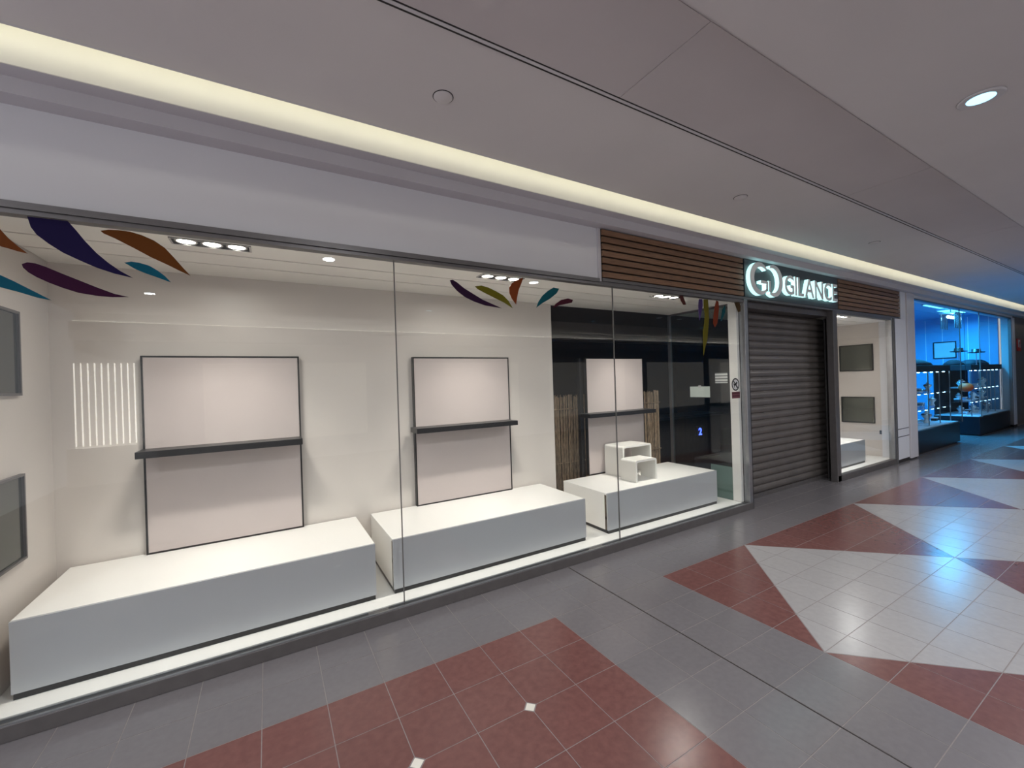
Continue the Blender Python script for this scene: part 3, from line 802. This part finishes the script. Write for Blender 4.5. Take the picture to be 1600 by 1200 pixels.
mesh_obj('jamb_edge', B((17.88, 17.93, 3.0, 3.06, 0.0, 3.02)), 'darkmetal', w3)
mesh_obj('jamb_foot', B((17.88, 18.2, 2.99, 3.2, 0.0, 0.06)), 'jointfill', w3)
pane(w3, 10.63, 13.52, 0.47, 3.02, 3.02); pane(w3, 15.02, 17.88, 0.47, 3.02, 3.02)
for xj in (13.52, 15.0): mesh_obj('glass_edge', B((xj, xj + 0.02, 3.018, 3.032, 0.47, 3.02)), 'seal', w3)

for x0, y0, lab in ((11.6, 3.7, 'first'), (13.6, 3.55, 'second'), (15.6, 3.6, 'third'), (13.2, 4.7, 'fourth')):
    pass
PANELS = [(12.6, 3.9, 'ceiling light panel of the jewellery shop nearest the pilaster'), (14.4, 3.55, 'ceiling light panel beside the hanging crystal lamp'),
          (16.2, 3.75, 'ceiling light panel near the right wall of the jewellery shop'), (14.4, 5.2, 'ceiling light panel deep in the jewellery shop')]
for px, py, lab in PANELS:
    t = thing('ceiling_light', (px, py, 3.235), lab, 'light', 'ceiling light panels of the jewellery shop')
    mesh_obj('frame', B((px - 0.62, px + 0.62, py - 0.17, py + 0.17, 3.235, 3.2495)), 'steel', t)
    mesh_obj('diffuser', B((px - 0.60, px + 0.60, py - 0.15, py + 0.15, 3.228, 3.2345)), 'bluepanel', t)
    area_light('panel_lamp', (px, py, 3.22), (px, py, 0), 1.2, 0.3, BLUE_W, (0.03, 0.42, 0.9), 170, t)

# hanging crystal lamp
t = thing('crystal_lamp', (15.5, 3.62, 2.70), 'square hanging lamp of dark and clear glass strips', 'lamp')
mesh_obj('canopy', B((15.2, 15.8, 3.47, 3.77, 3.10, 3.13)), 'steel', t)
mesh_obj('rod', B((15.49, 15.51, 3.61, 3.63, 3.13, 3.249)), 'steel', t)
for k in range(9):
    x = 15.22 + k * 0.066
    mesh_obj('glass_strip', B((x, x + 0.03, 3.485, 3.492, 2.72, 3.10)), 'velvet' if k % 2 else 'silver', t)
    mesh_obj('glass_strip', B((x, x + 0.03, 3.745, 3.752, 2.72, 3.10)), 'velvet' if (k + 1) % 2 else 'silver', t)
for k in range(3): mesh_obj('bulb', lathe([(0.002, -0.04), (0.03, -0.02), (0.035, 0.01), (0.02, 0.04)], (15.3 + 0.2 * k, 3.62, 3.02), n=12), 'bluespot', t, True)

# framed picture on the right wall
t = thing('wall_picture', (17.93, 4.34, 2.02), 'pale framed picture high on the blue lit wall', 'picture')
f = bmesh.new()
box(f, 17.925, 17.9495, 4.09, 4.60, 2.00, 2.025); box(f, 17.925, 17.9495, 4.09, 4.60, 2.485, 2.51)
box(f, 17.925, 17.9495, 4.09, 4.115, 2.025, 2.485); box(f, 17.925, 17.9495, 4.575, 4.60, 2.025, 2.485)
mesh_obj('frame', f, 'velvet', t)
mesh_obj('print', B((17.94, 17.9495, 4.115, 4.575, 2.025, 2.485)), 'bust', t)

# hats-like dark spot lamps on thin stands
for x, y, z, lab in ((15.75, 3.55, 2.13, 'dark lamp head on a thin stand before the framed picture'), (16.35, 3.36, 2.10, 'dark lamp head on a thin stand right of the picture')):
    t = thing('stand_lamp', (x, y, 1.762), lab, 'lamp', 'dark lamps above the jewellery cases')
    mesh_obj('pole', lathe([(0.02, 1.762), (0.02, 1.77), (0.008, 1.775), (0.008, z)], (x, y, 0), n=8), 'steel', t)
    mesh_obj('lamp_head', lathe([(0.16, z - 0.02), (0.17, z), (0.09, z + 0.01), (0.085, z + 0.08), (0.001, z + 0.09)], (x, y, 0), n=20), 'black', t, True)
    mesh_obj('glow_plate', lathe([(0.08, z - 0.028), (0.10, z - 0.021)], (x, y, 0), n=16), 'velvet', t)

# display cases
def jewel_case(x0, x1, y0, y1, label, zp=0.47):
    t = thing('jewellery_case', ((x0 + x1) / 2, (y0 + y1) / 2, 0), label, 'display case', 'glass jewellery cases on dark plinths')
    mesh_obj('plinth', B((x0, x1, y0, y1, 0.03, zp), bevel=0.004), 'navyplinth', t)
    mesh_obj('toe_kick', B((x0 + 0.04, x1 - 0.04, y0 + 0.04, y1 - 0.04, 0.0, 0.03)), 'black', t)
    mesh_obj('top_tray', B((x0 + 0.02, x1 - 0.02, y0 + 0.02, y1 - 0.02, zp, zp + 0.012)), 'bust', t)
    mesh_obj('canopy', B((x0 + 0.02, x1 - 0.02, y0 + 0.12, y1, 1.62, 1.76), bevel=0.01), 'velvet', t)
    mesh_obj('back_panel', B((x0 + 0.02, x1 - 0.02, y1 - 0.03, y1 - 0.01, zp + 0.012, 1.62)), 'velvet', t)
    n = 4
    for k in range(n + 1):
        x = x0 + 0.03 + (x1 - x0 - 0.06) * k / n
        mesh_obj('post', B((x - 0.008, x + 0.008, y0 + 0.13, y0 + 0.146, zp + 0.012, 1.62)), 'steel', t)
    for z in (0.82, 1.16):
        s = mesh_obj('shelf', B((x0 + 0.03, x1 - 0.03, y0 + 0.14, y1 - 0.04, z, z + 0.010)), 'glass_case', t)
        mesh_obj('shelf_edge', B((x0 + 0.03, x1 - 0.03, y0 + 0.132, y0 + 0.14, z, z + 0.010)), 'silver', s)
    for z in (0.80, 1.14, 1.60):
        for k in range(7):
            x = x0 + 0.25 + (x1 - x0 - 0.5) * k / 6
            mesh_obj('case_light', B((x - 0.045, x + 0.045, y0 + 0.17, y0 + 0.19, z, z + 0.018)), 'bluespot', t)
    return t
jewel_case(10.70, 13.50, 3.06, 3.88, 'jewellery case on a dark plinth beside the pilaster')
jewel_case(15.02, 17.86, 3.06, 3.88, 'jewellery case on a dark plinth at the far jamb')

# merchandise: necklace busts, trays, boxes
random.seed(11)
def bust(x, y, z, h, label, grp):
    t = thing('necklace_bust', (x, y, z), label, 'display bust', grp)
    mesh_obj('stand', lathe([(0.055 * h / 0.22, 0.0), (0.05 * h / 0.22, 0.01), (0.03 * h / 0.22, 0.3 * h), (0.075 * h / 0.22, 0.62 * h), (0.06 * h / 0.22, 0.78 * h), (0.026 * h / 0.22, 0.84 * h), (0.024 * h / 0.22, h)], (x, y, z), n=14), 'bust', t, True)
    mesh_obj('necklace', lathe([(0.064 * h / 0.22, 0.77 * h), (0.070 * h / 0.22, 0.75 * h), (0.078 * h / 0.22, 0.66 * h), (0.076 * h / 0.22, 0.64 * h)], (x, y, z), n=14), 'silver', t, True)
def ring_tray(x, y, z, label, grp):
    t = thing('ring_tray', (x, y, z), label, 'tray', grp)
    mesh_obj('tray', B((x - 0.11, x + 0.11, y - 0.08, y + 0.08, z, z + 0.02), bevel=0.004), 'bust', t)
    for a in range(4):
        for b in range(2):
            mesh_obj('ring', lathe([(0.012, 0.020), (0.016, 0.024), (0.016, 0.034), (0.011, 0.038)], (x - 0.08 + a * 0.053, y - 0.035 + b * 0.07, z), n=8), 'silver', t, True)
def gift_box(x, y, z, label, grp, m):
    t = thing('gift_box', (x, y, z), label, 'box', grp)
    mesh_obj('box_base', B((x - 0.06, x + 0.06, y - 0.05, y + 0.05, z, z + 0.05), bevel=0.003), m, t)
    mesh_obj('box_lid', B((x - 0.062, x + 0.062, y - 0.052, y + 0.052, z + 0.0505, z + 0.08), bevel=0.003), 'bust', t)
for ci, (cx0, cx1, where) in enumerate(((10.70, 13.50, 'the case by the pilaster'), (15.02, 17.86, 'the case by the far jamb'))):
    for li, (z, lev) in enumerate(((0.4825, 'bottom tray'), (0.8305, 'middle shelf'), (1.1705, 'top shelf'))):
        n = 9
        for k in range(n):
            x = cx0 + 0.2 + (cx1 - cx0 - 0.4) * k / (n - 1) + random.uniform(-0.03, 0.03)
            y = 3.06 + random.uniform(0.33, 0.55)
            kind = (k + li + ci) % 3
            grp = 'wares in ' + where
            spot = ', ' + (('nearest the pilaster', 'in the middle', 'nearest the entrance') if ci == 0 else ('nearest the entrance', 'in the middle', 'nearest the jamb'))[k // 3]
            if kind == 0: bust(x, y, z, random.uniform(0.20, 0.26), 'pale necklace bust on the %s of %s' % (lev, ('the near case', 'the far case')[ci]) + spot, grp + ', busts on the ' + lev)
            elif kind == 1: ring_tray(x, y, z, 'pale ring tray on the %s of %s' % (lev, ('the near case', 'the far case')[ci]) + spot, grp + ', trays on the ' + lev)
            else: gift_box(x, y, z, 'small gift box on the %s of %s' % (lev, ('the near case', 'the far case')[ci]) + spot, grp + ', boxes on the ' + lev, 'silver' if k % 2 else 'velvet')
# dark mounds on top of the canopies and the orange paper lantern
for x, r, lab in ((11.25, 0.28, 'dark cloth mound on the case roof nearest the pilaster'), (12.45, 0.34, 'larger dark cloth mound in the middle of the near case roof'),
                  (15.3, 0.2, 'dark cloth mound at the near end of the far case roof'), (16.7, 0.30, 'dark cloth mound in the middle of the far case roof'), (17.5, 0.2, 'dark cloth mound at the far jamb')):
    t = tag(mesh_obj('cloth_mound', lathe([(r, 0.0), (r * 0.92, 0.05), (r * 0.6, 0.11), (r * 0.25, 0.15), (0.002, 0.155)], (x, 3.55, 1.7605), n=18), 'velvet', None, True), lab, 'cloth', 'dark cloth mounds on the jewellery cases')
t = thing('paper_lantern', (14.75, 3.22, 1.1), 'round orange paper lantern hanging at the entrance of the jewellery shop', 'lantern')
mesh_obj('shade', lathe([(0.04, 1.10), (0.09, 1.12), (0.13, 1.18), (0.13, 1.23), (0.09, 1.29), (0.05, 1.31)], (14.75, 3.22, 0), n=24), 'orange', t, True)
mesh_obj('collar', lathe([(0.05, 1.31), (0.05, 1.335)], (14.75, 3.22, 0), n=16), 'black', t)
mesh_obj('cord', lathe([(0.004, 1.335), (0.004, 3.249)], (14.75, 3.22, 0), n=6), 'black', t)

# ---- fire sign on the far wall
t = thing('fire_sign', (18.8, 3.02, 2.13), 'red fire equipment sign on the wall past the jewellery shop', 'sign')
mesh_obj('sign_plate', B((18.62, 19.02, 3.012, 3.0295, 2.13, 2.48)), 'fire', t)
mesh_obj('pictogram', prism([(18.70, 2.24), (18.78, 2.24), (18.78, 2.36), (18.88, 2.42), (18.94, 2.36), (18.88, 2.30), (18.88, 2.22), (18.94, 2.22), (18.94, 2.45), (18.70, 2.45)], 'y', 3.0095, 3.0118), 'sticker', t)

# ---- inside the closed shop: counter, blue digit, small downlights
t = thing('shop_counter', (7.0, 5.6, 0), 'dark shop counter in the unlit room behind the return glass', 'counter')
mesh_obj('counter_body', B((5.9, 8.3, 5.45, 5.95, 0.0, 0.86)), 'velvet', t)
mesh_obj('counter_top', B((5.85, 8.35, 5.40, 6.0, 0.861, 0.90), bevel=0.004), 'navyplinth', t)
t = thing('led_digit', (7.55, 5.39, 0.5), 'small glowing blue digit inside the dark shop', 'display')
mesh_obj('display_box', B((7.45, 7.66, 5.405, 5.449, 0.46, 0.66)), 'black', t)
b = text_bm('2', 0.2, 0.006); place_text(b, 7.50, 5.40, 0.49); mesh_obj('digit', b, 'bluedigit', t)
for k, (x, y) in enumerate(((5.6, 4.7), (6.1, 4.7))):
    t = thing('dim_downlight', (x, y, 2.645), ('left', 'right')[k] + ' one of two tiny dim downlights on the dark shop ceiling', 'light', 'tiny lights in the dark shop')
    mesh_obj('ring', lathe([(0.03, -0.001), (0.045, -0.001), (0.045, -0.008), (0.03, -0.008)], (x, y, 2.66), n=16), 'steel', t, True)
    mesh_obj('lamp', lathe([(0.029, -0.002), (0.02, -0.007), (0.001, -0.008)], (x, y, 2.66), n=16), 'bluespot', t, True)

# ---- vertical light tubes over a counter on the opposite side, mirrored in the glass
ORD = ('first', 'second', 'third', 'fourth', 'fifth', 'sixth', 'seventh', 'eighth', 'ninth', 'tenth')
for k in range(10):
    x = -3.18 + k * 0.097
    t = thing('light_tube', (x, YO + 0.12, 0.70), ORD[k] + ' of ten white light tubes mirrored in the window beside the left panel', 'light', 'row of upright light tubes opposite')
    mesh_obj('tube', lathe([(0.011, 0.70), (0.011, 2.30)], (x, YO + 0.12, 0), n=10), 'tube', t, True)
    mesh_obj('cap', lathe([(0.014, 2.30), (0.014, 2.33)], (x, YO + 0.12, 0), n=10), 'steel', t)
t = thing('white_counter', (-2.7, YO + 0.3, 0), 'glossy white counter on the opposite side of the mall', 'counter')
mesh_obj('counter_body', B((XL + 0.01, -1.9, YO + 0.005, YO + 0.55, 0.0, 0.66)), 'opposite', t)
mesh_obj('counter_top', B((XL + 0.01, -1.88, YO + 0.005, YO + 0.57, 0.6605, 0.699)), 'acrylic', t)
